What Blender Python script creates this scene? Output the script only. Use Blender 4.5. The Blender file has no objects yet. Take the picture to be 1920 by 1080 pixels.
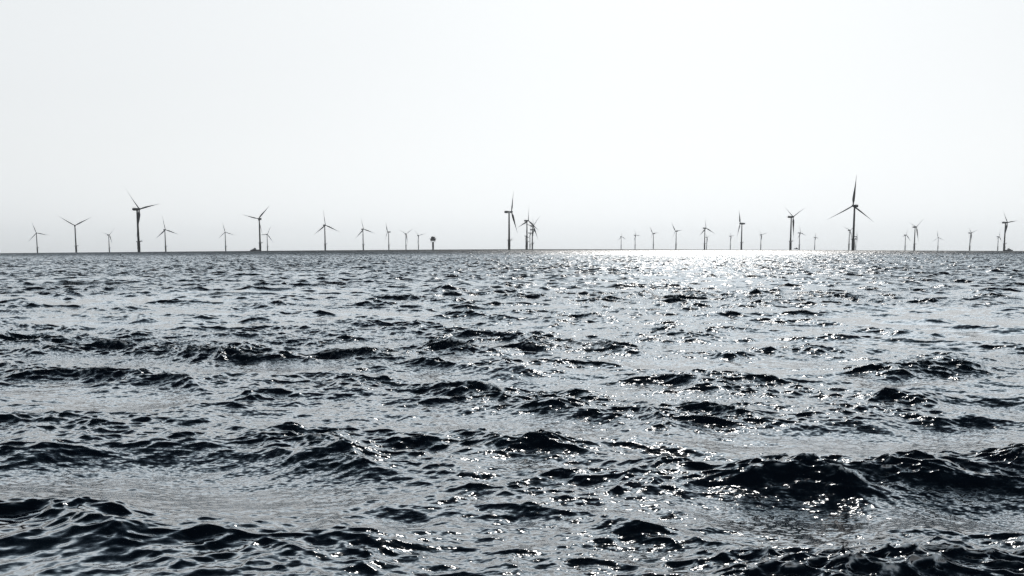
import bpy, bmesh, math, random
import numpy as np
from mathutils import Matrix, Vector, Euler

R = math.radians
scene = bpy.context.scene
COL = scene.collection

# ------------------------------------------------------------------ camera
W, H, F = 1920.0, 1080.0, 2000.0           # photograph size and focal length in pixels
CAM_Z = 3.5                                 # eye height on the boat, metres above the mean sea
PITCH, ROLL, SHIFT = math.atan((732.0 - 465.2) / F), 0.0021, 0.1
cam_data = bpy.data.cameras.new("camera")
cam_data.sensor_width = 36.0
cam_data.lens = 36.0 * F / W
cam_data.shift_y = SHIFT
cam_data.clip_start = 0.1
cam_data.clip_end = 60000.0
cam = bpy.data.objects.new("camera", cam_data)
COL.objects.link(cam)
_f = Vector((0, math.cos(PITCH), -math.sin(PITCH)))
_r0, _u0 = Vector((1, 0, 0)), Vector((0, math.sin(PITCH), math.cos(PITCH)))
_r = _r0 * math.cos(ROLL) - _u0 * math.sin(ROLL)
_u = _u0 * math.cos(ROLL) + _r0 * math.sin(ROLL)
cam.matrix_world = Matrix(((_r.x, _u.x, -_f.x, 0), (_r.y, _u.y, -_f.y, 0), (_r.z, _u.z, -_f.z, CAM_Z), (0, 0, 0, 1)))
scene.camera = cam


def ray(px, py):
    """World direction through a pixel of the photograph."""
    return _r * ((px - W / 2) / F) + _u * ((H / 2 - py) / F + SHIFT * W / F) + _f


def at_depth(px, py, y):
    d = ray(px, py)
    return Vector((0, 0, CAM_Z)) + d * (y / d.y)


def pixel(p):
    q = Vector(p) - Vector((0, 0, CAM_Z))
    z = q.dot(_f)
    return W / 2 + F * q.dot(_r) / z, H / 2 - F * (q.dot(_u) / z - SHIFT * W / F)


# ------------------------------------------------------------------ sky, sun, exposure
SUN_AZ, SUN_EL = R(9.0), R(37.0)            # azimuth from +Y towards +X
world = bpy.data.worlds.new("World")
scene.world = world
world.use_nodes = True
wn, wl = world.node_tree.nodes, world.node_tree.links
wn.clear()
out = wn.new("ShaderNodeOutputWorld")
bg = wn.new("ShaderNodeBackground")
sky = wn.new("ShaderNodeTexSky")
sky.sky_type = 'NISHITA'
sky.sun_disc = False
sky.sun_elevation = SUN_EL
sky.sun_rotation = SUN_AZ
sky.air_density = 1.0
sky.dust_density = 2.0
sky.ozone_density = 1.0
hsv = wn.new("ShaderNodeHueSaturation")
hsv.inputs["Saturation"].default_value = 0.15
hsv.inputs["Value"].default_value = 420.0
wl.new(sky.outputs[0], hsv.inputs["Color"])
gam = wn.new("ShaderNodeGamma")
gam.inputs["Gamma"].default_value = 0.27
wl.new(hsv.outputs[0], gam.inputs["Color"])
# sky brightness by elevation; bright band and dark zenith added to shape sea reflections
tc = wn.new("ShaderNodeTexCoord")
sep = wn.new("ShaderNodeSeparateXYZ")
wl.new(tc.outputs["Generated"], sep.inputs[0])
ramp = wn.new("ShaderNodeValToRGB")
SKY_SHAPING = ((0.0, (.885, .932, .965)), (.03, (.915, .952, .978)), (.08, (.935, .965, .982)), (.225, (.945, .975, .99)), (.255, (1.68, 1.81, 1.91)), (.31, (2.05, 2.25, 2.40)), (.37, (1.38, 1.62, 1.80)), (.45, (.55, .70, .82)), (.54, (.165, .225, .285)), (.64, (.042, .064, .087)), (.78, (.011, .019, .029)), (1.0, (.005, .008, .013)))
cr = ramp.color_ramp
cr.elements[0].color = SKY_SHAPING[0][1] + (1,)
cr.elements[1].color = SKY_SHAPING[-1][1] + (1,)
for p_, c_ in SKY_SHAPING[1:-1]:
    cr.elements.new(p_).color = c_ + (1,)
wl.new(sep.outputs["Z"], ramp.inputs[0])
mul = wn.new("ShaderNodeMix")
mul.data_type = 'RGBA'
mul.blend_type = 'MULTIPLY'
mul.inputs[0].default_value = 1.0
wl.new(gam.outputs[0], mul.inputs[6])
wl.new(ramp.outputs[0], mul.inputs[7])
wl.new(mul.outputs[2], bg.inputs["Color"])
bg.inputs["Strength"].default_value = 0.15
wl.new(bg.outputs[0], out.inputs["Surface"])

sun_data = bpy.data.lights.new("sun", 'SUN')
sun_data.energy = 2.4
sun_data.angle = R(0.53)
sun_data.color = (1.0, 0.97, 0.93)
sun = bpy.data.objects.new("sun", sun_data)
COL.objects.link(sun)
_sd = Vector((math.sin(SUN_AZ) * math.cos(SUN_EL), math.cos(SUN_AZ) * math.cos(SUN_EL), math.sin(SUN_EL)))
sun.rotation_euler = _sd.to_track_quat('Z', 'Y').to_euler()

scene.view_settings.view_transform = 'Standard'
scene.view_settings.look = 'None'
scene.view_settings.gamma = 1.0
scene.view_settings.exposure = -0.585
scene.cycles.max_bounces = 8
scene.cycles.volume_bounces = 0
scene.cycles.sample_clamp_direct = 12.0
scene.cycles.sample_clamp_indirect = 4.0
scene.cycles.use_denoising = True


# ------------------------------------------------------------------ helpers
def tag(o, label=None, cat=None, group=None, kind=None):
    if label: o["label"] = label
    if cat: o["category"] = cat
    if group: o["group"] = group
    if kind: o["kind"] = kind
    return o


def obj(name, bm, mat, parent=None, smooth=True):
    me = bpy.data.meshes.new(name)
    bmesh.ops.recalc_face_normals(bm, faces=bm.faces)
    bm.to_mesh(me)
    bm.free()
    me.materials.append(mat)
    if smooth:
        me.polygons.foreach_set("use_smooth", [True] * len(me.polygons))
        me.set_sharp_from_angle(angle=R(38))
    o = bpy.data.objects.new(name, me)
    COL.objects.link(o)
    if parent: o.parent = parent
    return o


def empty(name, loc=(0, 0, 0)):
    o = bpy.data.objects.new(name, None)
    o.empty_display_size = 1.0
    COL.objects.link(o)
    o.location = loc
    return o


def copy_tree(o, parent=None):
    c = o.copy()
    COL.objects.link(c)
    c.parent = parent
    for ch in list(o.children):
        copy_tree(ch, c)
    return c


def lathe(bm, prof, n=24, cx=0.0, cy=0.0, axis='Z', cap=True):
    rings = []
    for (r, z) in prof:
        ring = []
        for i in range(n):
            a = 2 * math.pi * i / n
            c, s = r * math.cos(a), r * math.sin(a)
            p = (cx + c, cy + s, z) if axis == 'Z' else ((cx + c, z, cy + s) if axis == 'Y' else (z, cx + c, cy + s))
            ring.append(bm.verts.new(p))
        rings.append(ring)
    for a, b in zip(rings, rings[1:]):
        for i in range(n):
            bm.faces.new((a[i], a[(i + 1) % n], b[(i + 1) % n], b[i]))
    if cap:
        bm.faces.new(rings[0][::-1])
        bm.faces.new(rings[-1])


def tube(bm, p, q, r, n=8, r2=None):
    p, q = Vector(p), Vector(q)
    d = (q - p).normalized()
    a = d.orthogonal().normalized()
    b = d.cross(a)
    r2 = r if r2 is None else r2
    A = [bm.verts.new(p + (a * math.cos(2 * math.pi * i / n) + b * math.sin(2 * math.pi * i / n)) * r) for i in range(n)]
    B = [bm.verts.new(q + (a * math.cos(2 * math.pi * i / n) + b * math.sin(2 * math.pi * i / n)) * r2) for i in range(n)]
    for i in range(n):
        bm.faces.new((A[i], A[(i + 1) % n], B[(i + 1) % n], B[i]))
    bm.faces.new(A[::-1])
    bm.faces.new(B)


def box(bm, x0, x1, y0, y1, z0, z1, bev=0.0):
    t = bmesh.new()
    bmesh.ops.create_cube(t, size=1.0)
    for v in t.verts:
        v.co = Vector((x0 + (v.co.x + .5) * (x1 - x0), y0 + (v.co.y + .5) * (y1 - y0), z0 + (v.co.z + .5) * (z1 - z0)))
    if bev:
        bmesh.ops.bevel(t, geom=list(t.edges), offset=bev, segments=3, profile=.5, affect='EDGES')
    m = bpy.data.meshes.new("tmp")
    t.to_mesh(m)
    t.free()
    bm.from_mesh(m)
    bpy.data.meshes.remove(m)


def loft(bm, sections, cap=True):
    rings = [[bm.verts.new(p) for p in s] for s in sections]
    n = len(rings[0])
    for a, b in zip(rings, rings[1:]):
        for i in range(n):
            bm.faces.new((a[i], a[(i + 1) % n], b[(i + 1) % n], b[i]))
    if cap:
        bm.faces.new(rings[0][::-1])
        bm.faces.new(rings[-1])


def paint(name, col, rough=0.5, var=0.25, scale=0.35, metallic=0.0):
    """Weathered paint: streaks running down and faint blotches."""
    m = bpy.data.materials.new(name)
    m.use_nodes = True
    n, l = m.node_tree.nodes, m.node_tree.links
    b = n["Principled BSDF"]
    c = n.new("ShaderNodeTexCoord")
    mp = n.new("ShaderNodeMapping")
    mp.inputs["Scale"].default_value = (1, 1, 0.12)
    nz = n.new("ShaderNodeTexNoise")
    nz.inputs["Scale"].default_value = scale * 4
    nz.inputs["Detail"].default_value = 5
    r = n.new("ShaderNodeValToRGB")
    r.color_ramp.elements[0].position = .35
    r.color_ramp.elements[1].position = .7
    r.color_ramp.elements[0].color = tuple(x * (1 - var) for x in col) + (1,)
    r.color_ramp.elements[1].color = tuple(min(1, x * (1 + var)) for x in col) + (1,)
    l.new(c.outputs["Object"], mp.inputs[0])
    l.new(mp.outputs[0], nz.inputs["Vector"])
    l.new(nz.outputs["Fac"], r.inputs[0])
    l.new(r.outputs[0], b.inputs["Base Color"])
    b.inputs["Roughness"].default_value = rough
    b.inputs["Metallic"].default_value = metallic
    b.inputs["Specular IOR Level"].default_value = .2
    return m


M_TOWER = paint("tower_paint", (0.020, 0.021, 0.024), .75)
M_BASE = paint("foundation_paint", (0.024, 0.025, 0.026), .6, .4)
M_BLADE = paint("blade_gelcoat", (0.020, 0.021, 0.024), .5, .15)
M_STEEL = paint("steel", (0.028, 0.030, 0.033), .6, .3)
M_HULL = paint("hull_paint", (0.028, 0.032, 0.040), .4, .25)
M_CABIN = paint("cabin_paint", (0.075, 0.078, 0.085), .45, .2)
M_GLASS = paint("dark_glass", (0.012, 0.014, 0.017), .1, .1)
M_RUBBER = paint("rubber", (0.012, 0.012, 0.012), .8, .2)


# ------------------------------------------------------------------ the sea
R_EARTH, DOME = 6.37e6, 4e-06


def sea_base(x, y):
    """Mean sea level: the earth's curve, a little stronger across the view as in the photograph."""
    return -(x * x + y * y) / (2 * R_EARTH) - DOME * x * x / (1 + (x / 5000.0) ** 2)


WIND = R(-104.0)                            # where the waves run: towards the boat, a little to the left
KP = 2 * math.pi / 6.0


def spectrum_tile(L, N, lmin, lmax, seed, spread):
    rng = np.random.default_rng(seed)
    k1 = np.fft.fftfreq(N, d=L / N) * 2 * np.pi
    kx, ky = np.meshgrid(k1, k1, indexing='xy')
    K = np.hypot(kx, ky)
    K[0, 0] = 1e9
    th = np.arctan2(ky, kx) - WIND
    c = np.cos(th)
    D = np.where(c > 0, np.abs(c) ** spread, 0.0) + 0.12
    gam = np.exp(-0.5 * ((np.sqrt(K / KP) - 1) / 0.09) ** 2)
    S = K ** -4.0 * np.exp(-1.25 * (KP / K) ** 2) * 2.2 ** gam * D
    kmin, kmax = 2 * np.pi / lmax, 2 * np.pi / lmin
    S *= 1 / (1 + np.exp(-(np.log(K / kmin)) / 0.06)) * 1 / (1 + np.exp((np.log(K / kmax)) / 0.06))
    dk = 2 * np.pi / L
    A = (rng.standard_normal((N, N)) + 1j * rng.standard_normal((N, N))) * np.sqrt(S) * dk
    h = np.real(np.fft.ifft2(A)) * N * N
    dx = np.real(np.fft.ifft2(1j * kx / K * A)) * N * N
    dy = np.real(np.fft.ifft2(1j * ky / K * A)) * N * N
    jxx = np.real(np.fft.ifft2(-kx * kx / K * A)) * N * N
    jyy = np.real(np.fft.ifft2(-ky * ky / K * A)) * N * N
    jxy = np.real(np.fft.ifft2(-kx * ky / K * A)) * N * N
    return [a.astype(np.float32) for a in (h, dx, dy, jxx, jyy, jxy)]


def sample(tile, x, y, L, rot):
    """Bilinear, periodic sampling; the tile is turned by rot (small) so that its repeats do not line up."""
    N = tile[0].shape[0]
    c, s = math.cos(rot), math.sin(rot)
    u = ((c * x + s * y) / L * N)
    v = ((-s * x + c * y) / L * N)
    i0 = np.floor(u).astype(np.int64)
    j0 = np.floor(v).astype(np.int64)
    fu = (u - i0).astype(np.float32)
    fv = (v - j0).astype(np.float32)
    i0 %= N
    j0 %= N
    i1 = (i0 + 1) % N
    j1 = (j0 + 1) % N
    a00, a10, a01, a11 = j0 * N + i0, j0 * N + i1, j1 * N + i0, j1 * N + i1
    w00, w10, w01, w11 = (1 - fu) * (1 - fv), fu * (1 - fv), (1 - fu) * fv, fu * fv
    return [t.ravel()[a00] * w00 + t.ravel()[a10] * w10 + t.ravel()[a01] * w01 + t.ravel()[a11] * w11 for t in tile]


def radii():
    r, out = 1.5, []
    while r < 8600:
        out.append(r)
        if r < 7.5: d = .25
        elif r < 30: d = max(.024, .0019 * r)
        elif r < 100: d = .057 + (r - 30) * .0024
        elif r < 500: d = .225 + (r - 100) * .0012
        elif r < 2000: d = .7 + (r - 500) * .003
        else: d = 5.2 + (r - 2000) * .012
        r += d
    return np.array(out)


def build_sea():
    fine = np.arange(-37.0, 37.0001, 0.05)
    coarse = np.concatenate([np.arange(37.5, 60, .6), np.arange(60, 300, 4.0), np.arange(300, 322.9, .6)])
    az = np.radians(np.concatenate([fine, coarse]))
    rr = radii()
    nr, na = len(rr), len(az)
    RR, AA = np.meshgrid(rr, az, indexing='ij')
    x = (RR * np.sin(AA)).ravel()
    y = (RR * np.cos(AA)).ravel()
    rf = RR.ravel()
    del RR, AA
    dr = np.gradient(rr)
    drf = np.repeat(dr, na)
    z = np.zeros_like(x)
    ox, oy = np.zeros_like(x), np.zeros_like(x)
    jxx, jyy, jxy = np.zeros_like(x), np.zeros_like(x), np.zeros_like(x)
    bands = [(300.0, 2048, 3.5, 60.0, 24, 1.5, 0.11, 1.4, 1.0, 153.67, 3.74), (43.0, 1024, 0.7, 3.5, 23, 1.3, -0.23, 1.15, 1.0, 0.0, 0.0), (8.3, 1024, 0.16, 0.7, 37, 1.3, 0.31, .9, 1.08, 0.0, 0.0)]
    amp = None
    lost = []
    # gusts: patches of rougher and of smoother water
    gust = np.zeros_like(x)
    rng = np.random.default_rng(5)
    for k in range(26):
        a, lam = rng.uniform(0, math.pi), rng.uniform(9, 60)
        gust += np.sin((x * math.cos(a) + y * math.sin(a)) * 2 * math.pi / lam + rng.uniform(0, 6.28))
    gust = np.clip(1 + 0.22 * gust / gust.std(), .3, 1.9).astype(np.float32)
    swell = None
    for (L, N, lmin, lmax, seed, spread, rot, chop, gain, x0, y0) in bands:
        t = spectrum_tile(L, N, lmin, lmax, seed, spread)
        if amp is None:
            amp = 0.28 / 4 / t[0].std()
        fade = 1 / (1 + (drf / (0.55 * lmin * 3.0)) ** 4)
        lost.append(1 - fade)
        vals = sample(t, x + x0, y + y0, L, rot)
        g = amp * gain * fade
        if swell is None:
            swell = (vals[0] / t[0].std()).astype(np.float32)
        else:
            g = g * np.clip(1 + 0.35 * swell, .35, 1.9) * gust      # crests carry more chop than the troughs
        z += vals[0] * g
        c, s = math.cos(rot), math.sin(rot)
        a = g * chop
        ox += (c * vals[1] - s * vals[2]) * a
        oy += (s * vals[1] + c * vals[2]) * a
        jxx += vals[3] * a
        jyy += vals[4] * a
        jxy += vals[5] * a
        del t, vals
    # single larger waves standing where the photograph shows them
    white = np.zeros_like(x)
    for (px, py, wid, amp_w, lam, lean, crest_rot, cap) in [
    (1480, 905, 1.0, .13, 3.8, .4, 4, 0), (1790, 885, .9, .09, 3.6, .4, -8, 0), (230, 832, 1.1, .09, 3.8, .5, 3, 0),
    (600, 857, 1.0, .10, 3.6, .5, -6, 0), (1000, 698, 1.5, .12, 5.0, .6, -10, 0), (1800, 783, .7, .12, 3.4, .6, 0, 0),
    (1870, 720, 1.4, .09, 3.6, .6, 0, 0), (520, 610, 1.8, .17, 6.0, .7, 6, 0), (625, 620, 1.2, .17, 5.0, .7, -8, .4),
    (1080, 648, 1.3, .2, 4.5, .7, -4, 1.0), (1180, 828, 1.2, .08, 3.2, .6, -5, 0),
    (170, 533, 5.0, .24, 8.0, .7, 0, .3), (420, 552, 2.0, .2, 7.0, .7, 0, .8)]:
        p = ray(px, py)
        k = -CAM_Z / p.z
        cx, cy = p.x * k, p.y * k
        c, s = math.cos(R(crest_rot)), math.sin(R(crest_rot))
        uu = c * (x - cx) + s * (y - cy)              # along the crest
        vv = -s * (x - cx) + c * (y - cy)             # away from the boat
        vv = vv + 0.12 * uu * uu / max(wid, .5)       # the crest's ends bend back
        g = np.exp(-0.5 * (uu / wid) ** 2 - 0.5 * (vv / (lam * .42)) ** 2)
        kk = 2 * math.pi / lam
        z += amp_w * g * np.cos(kk * vv)
        sh = -amp_w * lean * g * np.sin(kk * vv)
        ox += -s * sh
        oy += c * sh
        if cap:
            white += cap * np.exp(-0.5 * (uu / (wid * .55)) ** 2 - 0.5 * ((vv + .06 * lam) / (lam * .13)) ** 2)
    front = 0.3 * np.where(z > 0, z, z * .4)              # crests lean the way the wind blows
    ox += math.cos(WIND) * front
    oy += math.sin(WIND) * front
    jac = (1 + jxx) * (1 + jyy) - jxy * jxy
    z += sea_base(x, y)
    co = np.empty((nr * na, 3), np.float32)
    co[:, 0] = x + ox
    co[:, 1] = y + oy
    co[:, 2] = z
    centre = np.array([[0, 0, sea_base(0, 0)]], np.float32)
    co = np.concatenate([co, centre])
    # the ring of azimuths closes on itself
    i = np.arange(nr - 1)[:, None] * na
    j = np.arange(na)[None, :]
    jn = (j + 1) % na
    quads = np.stack([i + j, i + na + j, i + na + jn, i + jn], -1).reshape(-1, 4)
    quads = quads[:, ::-1]
    tri = np.stack([np.arange(na), (np.arange(na) + 1) % na, np.full(na, nr * na)], -1)
    me = bpy.data.meshes.new("sea")
    me.vertices.add(len(co))
    me.vertices.foreach_set("co", co.ravel())
    nl = quads.size + tri.size
    me.loops.add(nl)
    me.loops.foreach_set("vertex_index", np.concatenate([quads.ravel(), tri.ravel()]).astype(np.int32))
    me.polygons.add(len(quads) + len(tri))
    starts = np.concatenate([np.arange(len(quads)) * 4, quads.size + np.arange(len(tri)) * 3]).astype(np.int32)
    me.polygons.foreach_set("loop_start", starts)
    me.polygons.foreach_set("use_smooth", np.ones(len(starts), bool))
    me.update(calc_edges=True)
    for nm, arr in (("foam", np.clip(np.clip((0.35 - jac) / .15, 0, 1) + white, 0, 1)), ("gust", gust), ("lost_a", lost[0]), ("lost_b", lost[1]), ("lost_c", lost[2])):
        at = me.attributes.new(nm, 'FLOAT', 'POINT')
        at.data.foreach_set("value", np.concatenate([arr, [0]]).astype(np.float32))
    o = bpy.data.objects.new("sea", me)
    COL.objects.link(o)
    o["kind"] = "structure"
    print("sea verts", len(co), "rows", nr, "cols", na, "foam share", float((jac < 0.35).mean()))
    return o


def water_material():
    m = bpy.data.materials.new("sea_water")
    m.use_nodes = True
    n, l = m.node_tree.nodes, m.node_tree.links
    b = n["Principled BSDF"]
    b.inputs["Base Color"].default_value = (0.002, 0.005, 0.009, 1)
    b.inputs["Roughness"].default_value = 0.07
    b.inputs["IOR"].default_value = 1.9
    geo = n.new("ShaderNodeNewGeometry")

    def vmath(op, a, bb=None):
        v = n.new("ShaderNodeVectorMath")
        v.operation = op
        l.new(a, v.inputs[0])
        if bb is not None:
            if isinstance(bb, tuple): v.inputs[1].default_value = bb
            else: l.new(bb, v.inputs[1])
        return v.outputs[0]

    total = geo.outputs["Normal"]
    for (sx, sy, rot, detail, slope, attr, base) in [(9.0, 17.0, 8, 3, 1.0, "gust", -.3), (1.6, 4.5, 4, 3, .25, None, 0), (1.2, 2.2, -6, 2, .9, "lost_c", 0.0), (.35, .6, 5, 2, .8, "lost_b", 0.0), (.1, .17, 0, 2, .6, "lost_a", 0.0)]:
        mp = n.new("ShaderNodeMapping")
        mp.inputs["Rotation"].default_value = (0, 0, R(rot))
        mp.inputs["Scale"].default_value = (sx, sy, sy)
        l.new(geo.outputs["Position"], mp.inputs[0])
        nz = n.new("ShaderNodeTexNoise")
        nz.inputs["Scale"].default_value = 1.0
        nz.inputs["Detail"].default_value = detail
        nz.inputs["Roughness"].default_value = .55
        l.new(mp.outputs[0], nz.inputs["Vector"])
        d = vmath('SUBTRACT', nz.outputs["Color"], (.5, .5, .5))
        d = vmath('MULTIPLY', d, (slope, slope, 0.0))
        if attr:
            at = n.new("ShaderNodeAttribute")
            at.attribute_name = attr
            ma = n.new("ShaderNodeMath")
            ma.operation = 'ADD'
            ma.use_clamp = True
            l.new(at.outputs["Fac"], ma.inputs[0])
            ma.inputs[1].default_value = base
            sc = n.new("ShaderNodeVectorMath")
            sc.operation = 'SCALE'
            l.new(d, sc.inputs[0])
            l.new(ma.outputs[0], sc.inputs[3])
            d = sc.outputs[0]
        total = vmath('ADD', total, d)
    # far out only the wind-side faces of the unresolved waves are seen: their mean slope
    for nm, w in (("lost_a", 0.22), ("lost_b", 0.27), ("lost_c", 0.15)):
        at = n.new("ShaderNodeAttribute")
        at.attribute_name = nm
        ma = n.new("ShaderNodeMath")
        ma.operation = 'MULTIPLY'
        l.new(at.outputs["Fac"], ma.inputs[0])
        ma.inputs[1].default_value = w
        sc = n.new("ShaderNodeVectorMath")
        sc.operation = 'SCALE'
        sc.inputs[0].default_value = (math.cos(WIND), math.sin(WIND), 0)
        l.new(ma.outputs[0], sc.inputs[3])
        total = vmath('ADD', total, sc.outputs[0])
    # unresolved ripples far out: rougher facets
    rough = None
    for nm, w in (("lost_a", 0.36), ("lost_b", 0.18), ("lost_c", 0.05)):
        at = n.new("ShaderNodeAttribute")
        at.attribute_name = nm
        ma = n.new("ShaderNodeMath")
        ma.operation = 'MULTIPLY_ADD'
        l.new(at.outputs["Fac"], ma.inputs[0])
        ma.inputs[1].default_value = w
        if rough is None: ma.inputs[2].default_value = 0.07
        else: l.new(rough, ma.inputs[2])
        rough = ma.outputs[0]
    l.new(rough, b.inputs["Roughness"])
    nn = vmath('NORMALIZE', total)
    l.new(nn, b.inputs["Normal"])
    # foam on the breaking crests
    at = n.new("ShaderNodeAttribute")
    at.attribute_name = "foam"
    nz = n.new("ShaderNodeTexNoise")
    nz.inputs["Scale"].default_value = 9.0
    nz.inputs["Detail"].default_value = 4
    l.new(geo.outputs["Position"], nz.inputs["Vector"])
    mr = n.new("ShaderNodeMapRange")
    mr.inputs[1].default_value = .45
    mr.inputs[2].default_value = .62
    l.new(nz.outputs["Fac"], mr.inputs[0])
    ma = n.new("ShaderNodeMath")
    ma.operation = 'MULTIPLY'
    l.new(mr.outputs[0], ma.inputs[0])
    l.new(at.outputs["Fac"], ma.inputs[1])
    foam = n.new("ShaderNodeBsdfDiffuse")
    foam.inputs["Color"].default_value = (.75, .78, .8, 1)
    mix = n.new("ShaderNodeMixShader")
    l.new(ma.outputs[0], mix.inputs[0])
    l.new(b.outputs[0], mix.inputs[1])
    l.new(foam.outputs[0], mix.inputs[2])
    l.new(mix.outputs[0], n["Material Output"].inputs["Surface"])
    return m


sea = build_sea()
sea.data.materials.append(water_material())

# ------------------------------------------------------------------ wind turbine
HUB_H, ROTOR_R = 84.0, 57.5


def blade_mesh():
    bm = bmesh.new()
    secs = []
    for (r, chord, thick, twist) in [(1.4, 2.3, 1.0, 0), (3.5, 2.3, 1.0, 2), (6.5, 3.3, .62, 12), (10, 4.7, .40, 14), (13, 5.1, .33, 12),
                                     (18, 4.7, .28, 9), (25, 3.8, .24, 6), (33, 2.6, .21, 3.5), (41, 1.6, .19, 2), (49, .85, .18, .5), (54, .5, .17, 0), (56.6, .3, .16, 0), (57.5, .15, .2, 0)]:
        a = R(twist + 38)
        pre = -2.6 * (r / 57.5) ** 2.2
        s = []
        for i in range(14):
            t = 2 * math.pi * i / 14
            u = chord * (.5 * math.cos(t) - .18 * (1 - thick))
            v = chord * thick * .5 * math.sin(t) * (1.0 + .35 * math.cos(t) * (1 - thick))
            s.append((u * math.cos(a) - v * math.sin(a), pre + u * math.sin(a) + v * math.cos(a), r))
        secs.append(s)
    loft(bm, secs)
    return bm


def make_turbine():
    root = empty("wind_turbine")
    bm = bmesh.new()
    lathe(bm, [(2.75, -30), (2.75, 5.2), (2.95, 5.6), (2.95, 19.4), (3.1, 19.5), (3.1, 19.95)], 28)
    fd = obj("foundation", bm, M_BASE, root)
    bm = bmesh.new()
    for s in (-1, 1):
        tube(bm, (2.0, -3.9 + 0, -6), (2.0, -3.9, 14), .32) if s > 0 else tube(bm, (.2, -3.9, -6), (.2, -3.9, 14), .32)
    for k in range(16):
        tube(bm, (.2, -3.9, -3 + k * 1.1), (2.0, -3.9, -3 + k * 1.1), .09, 6)
    for k in (0, 5, 10, 13.5):
        tube(bm, (.2, -3.9, k), (.2, -2.6, k), .2, 6)
        tube(bm, (2.0, -3.9, k), (1.7, -2.2, k), .2, 6)
    obj("boat_landing", bm, M_BASE, fd)
    bm = bmesh.new()
    lathe(bm, [(2.3, 19.96), (5.0, 19.96), (5.0, 20.85), (2.3, 20.85)], 28, cap=False)
    box(bm, 4.6, 7.6, -1.7, 1.7, 19.98, 20.8)
    pf = obj("platform", bm, M_STEEL, root, smooth=False)
    bm = bmesh.new()
    for k in range(20):
        a = 2 * math.pi * k / 20
        tube(bm, (4.85 * math.cos(a), 4.85 * math.sin(a), 20.5), (4.85 * math.cos(a), 4.85 * math.sin(a), 21.7), .06, 6)
        a2 = 2 * math.pi * (k + 1) / 20
        for hh in (21.1, 21.7):
            tube(bm, (4.85 * math.cos(a), 4.85 * math.sin(a), hh), (4.85 * math.cos(a2), 4.85 * math.sin(a2), hh), .05, 6)
    obj("railing", bm, M_STEEL, pf)
    bm = bmesh.new()
    tube(bm, (4.3, 0, 20.5), (4.3, 0, 23.2), .35, 10)
    tube(bm, (4.3, 0, 22.9), (9.3, 0, 23.4), .32, 8, .2)
    tube(bm, (4.3, 0, 21.2), (6.6, 0, 23.0), .12, 8)
    tube(bm, (9.1, 0, 23.35), (9.1, 0, 20.9), .05, 6)
    obj("crane", bm, M_STEEL, pf)
    bm = bmesh.new()
    lathe(bm, [(2.28, 20.86), (2.28, 22.0), (2.2, 26), (2.0, 44), (1.98, 44.05), (1.78, 64), (1.76, 64.05), (1.55, 81.6)], 28)
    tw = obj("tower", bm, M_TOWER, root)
    bm = bmesh.new()
    box(bm, -.5, .5, -2.36, -2.2, 20.6, 23.0, .05)
    obj("door", bm, M_STEEL, tw)
    # nacelle: a rounded box, its front at -Y
    bm = bmesh.new()
    secs = []
    for (yy, w, zt, zb) in [(-4.0, 1.6, 1.7, -1.7), (-3.4, 2.1, 2.4, -2.2), (0, 2.3, 2.7, -2.45), (7.0, 2.3, 2.7, -2.5), (10.2, 2.15, 2.5, -1.9), (10.8, 1.8, 2.2, -1.4)]:
        s = []
        for i in range(24):
            t = 2 * math.pi * i / 24
            cx, cz = math.cos(t), math.sin(t)
            e = .45
            px = math.copysign(abs(cx) ** e, cx) * w
            pz = math.copysign(abs(cz) ** e, cz)
            pz = pz * zt if pz > 0 else -pz * zb
            s.append((px, yy, pz))
        secs.append(s)
    loft(bm, secs)
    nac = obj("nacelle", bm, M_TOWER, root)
    nac.location = (0, 0, HUB_H)
    bm = bmesh.new()
    for xx in (-1.9, 1.9):
        for yy in (4.8, 6.4, 8.0, 9.4):
            tube(bm, (xx, yy, 2.5), (xx, yy, 3.8), .06, 6)
        tube(bm, (xx, 4.8, 3.8), (xx, 9.4, 3.8), .06, 6)
    tube(bm, (-1.9, 9.4, 3.8), (1.9, 9.4, 3.8), .06, 6)
    tube(bm, (0, 4.2, 2.2), (0, 4.2, 4.6), .07, 6)
    tube(bm, (-.8, 4.2, 4.3), (.8, 4.2, 4.3), .05, 6)
    obj("hoist_railing", bm, M_STEEL, nac)
    bm = bmesh.new()
    lathe(bm, [(1.6, -4.1), (2.05, -4.7), (2.15, -5.8), (2.05, -7.0), (1.6, -8.0), (.9, -8.7), (.15, -8.95)], 24, 0, 0, 'Y')
    for v in bm.verts: v.co.y += 6.0
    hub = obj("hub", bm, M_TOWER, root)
    hub.location = (0, -6.0, HUB_H)
    bm = blade_mesh()
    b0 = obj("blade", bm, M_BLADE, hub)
    for k in (1, 2):
        b = b0.copy()
        COL.objects.link(b)
        b.parent = hub
        b.rotation_euler = (0, R(120 * k), 0)
    return root


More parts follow.
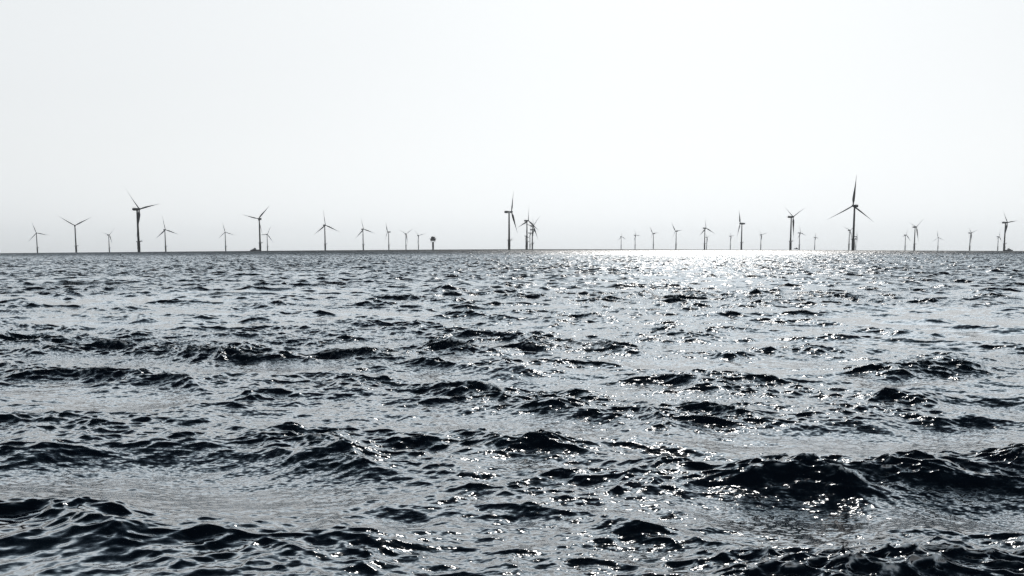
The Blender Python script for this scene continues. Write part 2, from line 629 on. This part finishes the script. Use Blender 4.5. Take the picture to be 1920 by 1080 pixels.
TURBINES = [
    (70.5, 473.5, 68.1, 437, 0, 102, 0.644, 'mid-grey turbine nearest the left edge, its three blades all visible around a small hub'),
    (143.1, 473.5, 140.3, 423.3, 3, 62, 0.7, 'black turbine with two blades in a wide V, second from the left edge'),
    (205.7, 473, 203.6, 440.6, 36, 46, 0.57, 'small pale turbine between the wide V turbine and the tall black left one'),
    (260, 472.5, 256.9, 392.5, 48, 78, 0.7, 'tallest black turbine of the left side, side-on nacelle, one blade up to the left'),
    (310.9, 472, 309, 430.9, 21, 110, 0.7, 'dark grey turbine just right of the tall black left turbine, one blade nearly upright'),
    (423.9, 470.5, 422, 435.6, 0, 108, 0.589, 'small pale turbine alone between the left group and the turbine beside a workboat'),
    (488.9, 470, 486.1, 410.6, -24, 44, 0.57, 'tall black turbine above the workboat, two blades spread up in a shallow V'),
    (501.4, 469.5, 500.7, 439.7, 18, 26, 0.66, 'small grey turbine standing just behind and right of the turbine with the workboat'),
    (610.2, 468.5, 608.75, 422.5, 24, 114, 0.68, "dark grey turbine, blades in an upside-down Y, right of the workboat's pair"),
    (681.3, 468, 680.4, 430, 30, 108, 0.7, 'grey turbine, blades in an upside-down Y, smaller twin of the dark grey one'),
    (728.8, 467.5, 728.6, 435, -69, 92, 0.66, 'slim grey turbine with edge-on rotor, first of three on the way to the substation'),
    (761, 467, 760.8, 438.8, 30, 56, 0.68, 'small pale turbine with a level wide V, middle of the three left of the substation'),
    (784.4, 467, 784.2, 441.7, 33, 76, 0.68, 'small pale turbine next to the substation, one blade up left and one out right'),
    (954.9, 467, 954.5, 397.7, 75, 26, 0.7, 'tall black turbine near the middle, edge-on rotor, one blade up and one hanging right'),
    (988.3, 466, 988, 414, 45, 6, 0.66, 'black turbine in the crowded middle cluster, one blade straight up above the others'),
    (998.1, 466, 998.2, 424, 36, 40, 0.66, 'dark turbine at the right of the middle cluster, one blade reaching up right'),
    (993.9, 466, 993.7, 437, 66, 112, 0.62, 'slim grey turbine in the gap between the two dark towers of the middle cluster'),
    (998.1, 466, 998.1, 430.8, 78, 110, 0.7, 'grey turbine hidden behind the right tower of the middle cluster, lower nacelle'),
    (985.7, 466, 985.9, 442.6, 66, 114, 0.62, 'faint turbine at the left edge of the middle cluster, almost behind the black tower'),
    (1164.8, 465.5, 1164.8, 443.8, 45, 118, 0.7, 'faint small turbine, leftmost in the pale row right of the middle cluster'),
    (1190.7, 465, 1191, 441, 54, 96, 0.68, 'faint small turbine, second in the row right of the middle, one blade level'),
    (1225, 465.5, 1225.3, 437.9, -48, 86, 0.64, 'pale turbine, third of the row right of the middle, rotor turned to the left'),
    (1267, 465.5, 1267.9, 433.5, -45, 86, 0.64, 'grey turbine, fourth and largest in the pale row right of the middle'),
    (1320.8, 466, 1321.7, 427.9, 48, 114, 0.68, 'dark grey turbine with blades in an upside-down Y, right of the pale row'),
    (1324.8, 465.5, 1325.2, 445, 60, 72, 0.7, 'faintest turbine tucked just behind the dark grey one with the upside-down Y'),
    (1368.8, 465.5, 1369.8, 442.7, 63, 84, 0.62, 'faint small turbine just left of the black one whose nacelle points right'),
    (1389.8, 466.5, 1391.1, 419.6, -78, 88, 0.7, 'black turbine with edge-on rotor, nacelle pointing right, right of the upside-down Y'),
    (1426, 466, 1427, 440.4, 51, 76, 0.68, 'pale small turbine alone just right of the black edge-on one'),
    (1482.1, 467, 1483.7, 406.9, 54, 64, 0.68, 'tall black turbine with blades in a deep V and the third hanging beside its tower'),
    (1498.3, 466.5, 1499.4, 436.8, 57, 106, 0.62, 'grey turbine close behind the tall black deep V turbine, right of the faint boat'),
    (1527.4, 466.5, 1528.1, 445.1, 69, 100, 0.66, 'tiny faint turbine alone left of the tallest turbine of all'),
    (1600, 468.5, 1602.4, 386.4, -30, 4, 0.7, 'tallest turbine of all, black, blade straight up and two thin blades spread down'),
    (1605, 466.5, 1605.3, 443.5, 87, 88, 0.7, 'faint turbine almost hidden behind the right side of the tallest tower'),
    (1590.9, 466.5, 1592.8, 431.9, 39, 52, 0.62, 'grey turbine close at the left of the tallest tower, blade out to the upper left'),
    (1697.3, 468, 1698, 440.7, 54, 16, 0.62, 'small pale turbine just left of the dark V turbine in the right-hand group'),
    (1713.6, 468, 1715.9, 425.9, 51, 52, 0.66, 'dark turbine with a clear V of blades, right of the tallest turbine'),
    (1757.9, 468, 1759.4, 445.6, -21, 112, 0.68, 'faint small turbine alone right of the dark V turbine of the right-hand group'),
    (1818, 469.5, 1819.6, 436.9, 60, 74, 0.68, 'grey turbine with blades up left and right, just before the right edge pair'),
    (1870.4, 469.8, 1871.9, 443.9, 69, 14, 0.62, 'faint pale turbine just left of the black turbine at the right edge'),
    (1882.6, 470, 1885.4, 417.5, 60, 84, 0.66, 'black turbine nearest the right edge, workboat at its foot, one blade level right'),
]
GROUP = "wind turbines of the offshore wind farm"
proto = make_turbine()
for i, (bx, by, tx, ny, psi, th, reach, label) in enumerate(TURBINES):
    t = proto if i == 0 else copy_tree(proto)
    depth = F * HUB_H / (by - ny) / math.cos(PITCH) * 1.0
    for _ in range(3):
        top = at_depth(tx, ny, depth)
        q = pixel((top.x, top.y, top.z - HUB_H))
        depth *= (q[1] - ny) / (by - ny)
    top = at_depth(tx, ny, depth)
    phi = math.atan2(top.x, top.y)
    t.location = (top.x, top.y, top.z - HUB_H)
    rz = R(psi) - phi
    for ch in t.children:
        nm = ch.name.split(".")[0]
        if nm == "nacelle":
            ch.rotation_euler = (0, 0, rz)
        elif nm == "hub":
            m = Matrix.Rotation(rz, 4, 'Z') @ Matrix.Rotation(R(-4), 4, 'X')
            ch.location = m @ Vector((0, -6.0, 0)) + Vector((0, 0, HUB_H))
            ch.scale = (reach / .685,) * 3
            ch.rotation_mode = 'QUATERNION'
            ch.rotation_quaternion = (m @ Matrix.Rotation(R(th), 4, 'Y')).to_quaternion()
    tag(t, label, "wind turbine", GROUP)
    q = pixel(t.location)
    print("T%d depth %.0f base err %.1f  root z - sea %.1f  dxbase %.1f" % (i + 1, depth, q[1] - by, t.location.z - sea_base(top.x, top.y), q[0] - bx))

# ------------------------------------------------------------------ offshore substation
def make_substation():
    root = empty("substation_platform")
    bm = bmesh.new()
    lathe(bm, [(2.75, -30), (2.75, 6.0), (2.95, 6.3), (2.95, 22.0)], 24)
    fd = obj("foundation", bm, M_BASE, root)
    bm = bmesh.new()
    for s in (-1, 1):
        tube(bm, (s * .9, -3.9, -6), (s * .9, -3.9, 15), .3)
    for k in range(15):
        tube(bm, (-.9, -3.9, -3 + k * 1.15), (.9, -3.9, -3 + k * 1.15), .09, 6)
    obj("boat_landing", bm, M_BASE, fd)
    # open cable deck: thin floor, posts and braces under the closed body
    bm = bmesh.new()
    box(bm, -6.6, 6.6, -6.6, 6.6, 21.9, 22.4)
    for sx in (-6.3, -2.1, 2.1, 6.3):
        for sy in (-6.3, 6.3):
            tube(bm, (sx, sy, 22.4), (sx, sy, 26.0), .3, 8)
    for sy in (-6.3, 6.3):
        tube(bm, (-6.3, sy, 22.4), (-2.1, sy, 26), .16, 6)
        tube(bm, (6.3, sy, 22.4), (2.1, sy, 26), .16, 6)
    obj("cable_deck", bm, M_STEEL, root)
    bm = bmesh.new()
    box(bm, -7.6, 7.6, -7.6, 7.6, 26.0, 31.6, .12)
    for k in range(7):
        xx = -6.9 + k * 2.3
        box(bm, xx - .12, xx + .12, -7.72, -7.58, 26.3, 31.3)
    mod = obj("lower_module", bm, M_STEEL, root)
    bm = bmesh.new()
    for k in range(3):
        box(bm, -6.2 + k * 4.6, -3.2 + k * 4.6, -7.7, -7.59, 27.4, 29.8, .03)
    obj("louvre", bm, M_GLASS, mod)
    bm = bmesh.new()
    box(bm, -10.2, 10.2, -8.6, 8.6, 31.63, 32.6, .08)
    for s in (-1, 1):
        for yy in (-6, 0, 6):
            tube(bm, (s * 7.7, yy, 29.2), (s * 9.8, yy, 31.7), .2, 8)
    dk = obj("weather_deck", bm, M_STEEL, root)
    bm = bmesh.new()
    pts = [(-10.1, -8.5), (10.1, -8.5), (10.1, 8.5), (-10.1, 8.5)]
    for (ax, ay), (cx, cy) in zip(pts, pts[1:] + pts[:1]):
        for q in range(7):
            t = q / 7
            tube(bm, (ax + (cx - ax) * t, ay + (cy - ay) * t, 32.6), (ax + (cx - ax) * t, ay + (cy - ay) * t, 33.8), .06, 6)
        for hh in (33.2, 33.8):
            tube(bm, (ax, ay, hh), (cx, cy, hh), .05, 6)
    obj("railing", bm, M_STEEL, dk)
    bm = bmesh.new()
    box(bm, -6.0, 5.8, -6.0, 6.0, 32.62, 38.6, .15)
    box(bm, -3.2, 1.0, -3.0, 3.0, 38.61, 39.5, .1)
    obj("upper_module", bm, M_STEEL, root)
    bm = bmesh.new()
    tube(bm, (8.4, 3.0, 32.6), (8.4, 3.0, 36.2), .45, 10)
    tube(bm, (8.4, 3.0, 36.0), (2.2, 3.0, 37.6), .28, 8, .15)
    obj("deck_crane", bm, M_STEEL, root)
    bm = bmesh.new()
    tube(bm, (4.6, -4.4, 38.6), (4.6, -4.4, 42.4), .1, 6, .04)
    obj("antenna", bm, M_STEEL, root)
    return root


sub = make_substation()
sp = at_depth(812.0, 467.0, 3330.0)
sub.location = (sp.x, sp.y, at_depth(812.0, 443.5, 3330.0).z - 39.2)
sub.rotation_euler = (0, 0, R(6))
tag(sub, "dark boxy offshore substation with a broad deck on one thick leg, beside three slim turbines", "substation")


# ------------------------------------------------------------------ service boats
def make_boat():
    """A 23 m twin-hulled crew boat, bow towards +X."""
    root = empty("service_boat")
    bm = bmesh.new()
    for s in (-1, 1):
        secs = []
        for (xx, w, keel, deck) in [(-11.5, 1.25, -.9, 1.9), (-6, 1.35, -1.2, 1.9), (1, 1.35, -1.25, 2.0), (6, 1.2, -1.1, 2.3), (9.5, .75, -.6, 2.7), (11.3, .18, .6, 2.95)]:
            yc = s * 2.6
            secs.append([(xx, yc - w, deck), (xx, yc - w, .6), (xx, yc - w * .55, keel * .6), (xx, yc, keel), (xx, yc + w * .55, keel * .6), (xx, yc + w, .6), (xx, yc + w, deck)])
        loft(bm, secs)
    box(bm, -11.3, 8.0, -1.6, 1.6, 1.2, 2.05, .1)
    hull = obj("hull", bm, M_HULL, root)
    bm = bmesh.new()
    tube(bm, (11.0, -3.1, 2.7), (11.0, 3.1, 2.7), .55, 12)
    obj("bow_fender", bm, M_RUBBER, hull)
    bm = bmesh.new()
    box(bm, -11.2, 8.6, -3.8, 3.8, 2.06, 2.25, .05)
    deck = obj("deck", bm, M_STEEL, root)
    bm = bmesh.new()
    for s in (-3.7, 3.7):
        for k in range(12):
            tube(bm, (-11 + k * 1.75, s, 2.25), (-11 + k * 1.75, s, 3.3), .05, 6)
        tube(bm, (-11, s, 3.3), (8.25, s, 3.3), .05, 6)
        tube(bm, (-11, s, 2.8), (8.25, s, 2.8), .04, 6)
    obj("railing", bm, M_STEEL, deck)
    # cabin with a raked front and a smaller wheelhouse above
    bm = bmesh.new()
    w = 3.0
    loft(bm, [[(-6.2, -w, 2.26), (-6.2, w, 2.26), (3.9, w, 2.26), (3.9, -w, 2.26)], [(-6.0, -w, 4.8), (-6.0, w, 4.8), (3.0, w, 4.8), (3.0, -w, 4.8)]])
    loft(bm, [[(-2.6, -2.2, 4.82), (-2.6, 2.2, 4.82), (2.5, 2.2, 4.82), (2.5, -2.2, 4.82)], [(-2.2, -2.0, 6.9), (-2.2, 2.0, 6.9), (1.7, 2.0, 6.9), (1.7, -2.0, 6.9)]])
    box(bm, -2.6, 2.2, -2.3, 2.3, 6.91, 7.1, .05)
    cab = obj("cabin", bm, M_CABIN, root, smooth=False)
    for s in (-1, 1):
        bm = bmesh.new()
        for k in range(4):
            box(bm, -5.4 + k * 2.0, -4.0 + k * 2.0, s * 3.0 - .03, s * 3.0 + .03, 3.4, 4.3, .01)
        for k in range(3):
            box(bm, -2.0 + k * 1.35, -.95 + k * 1.35, s * 2.12 - .06, s * 2.12 + .06, 5.5, 6.5, .01)
        obj("window", bm, M_GLASS, cab)
    bm = bmesh.new()
    tube(bm, (-1.2, 0, 7.1), (-1.5, 0, 10.0), .14, 8, .07)
    tube(bm, (-1.4, -1.1, 8.8), (-1.4, 1.1, 8.8), .07, 6)
    tube(bm, (-1.1, -.9, 8.2), (-1.1, .9, 8.2), .14, 8)
    obj("mast", bm, M_STEEL, cab)
    bm = bmesh.new()
    tube(bm, (-8.6, 1.8, 2.25), (-8.6, 1.8, 4.4), .2, 8)
    tube(bm, (-8.6, 1.8, 4.3), (-10.6, 1.8, 5.4), .13, 8, .08)
    obj("deck_crane", bm, M_STEEL, root)
    return root


BOATS = [
    (478.0, 470.0, 2790.0, 3, "low dark workboat with its bow against the foot of the tall left turbine"),
    (1890.8, 470.2, 3160.0, 177, "low dark workboat right beside the black turbine near the right edge"),
    (1493.0, 466.6, 5300.0, 185, "faint grey workboat on the skyline between two turbines, mostly below the horizon"),
]
boat0 = make_boat()
for i, (px, py, dep, rz, label) in enumerate(BOATS):
    b = boat0 if i == 0 else copy_tree(boat0)
    p = at_depth(px, py, dep)
    b.location = (p.x, p.y, p.z + (0.0 if i < 2 else -1.0))
    b.rotation_euler = (0, 0, R(rz))
    tag(b, label, "boat", "workboats among the turbines")

# ------------------------------------------------------------------ haze over the sea
bm = bmesh.new()
box(bm, -9000.0, 9000.0, -9000.0, 9000.0, -160, 165)
mh = bpy.data.materials.new("haze")
mh.use_nodes = True
nh = mh.node_tree.nodes
nh.remove(nh["Principled BSDF"])
pv = nh.new("ShaderNodeVolumePrincipled")
pv.inputs["Color"].default_value = (0.93, 0.95, 0.97, 1)
pv.inputs["Density"].default_value = 2.7e-05
pv.inputs["Anisotropy"].default_value = 0.5
mh.node_tree.links.new(pv.outputs[0], nh["Material Output"].inputs["Volume"])
hz = obj("haze", bm, mh, smooth=False)
hz["kind"] = "stuff"
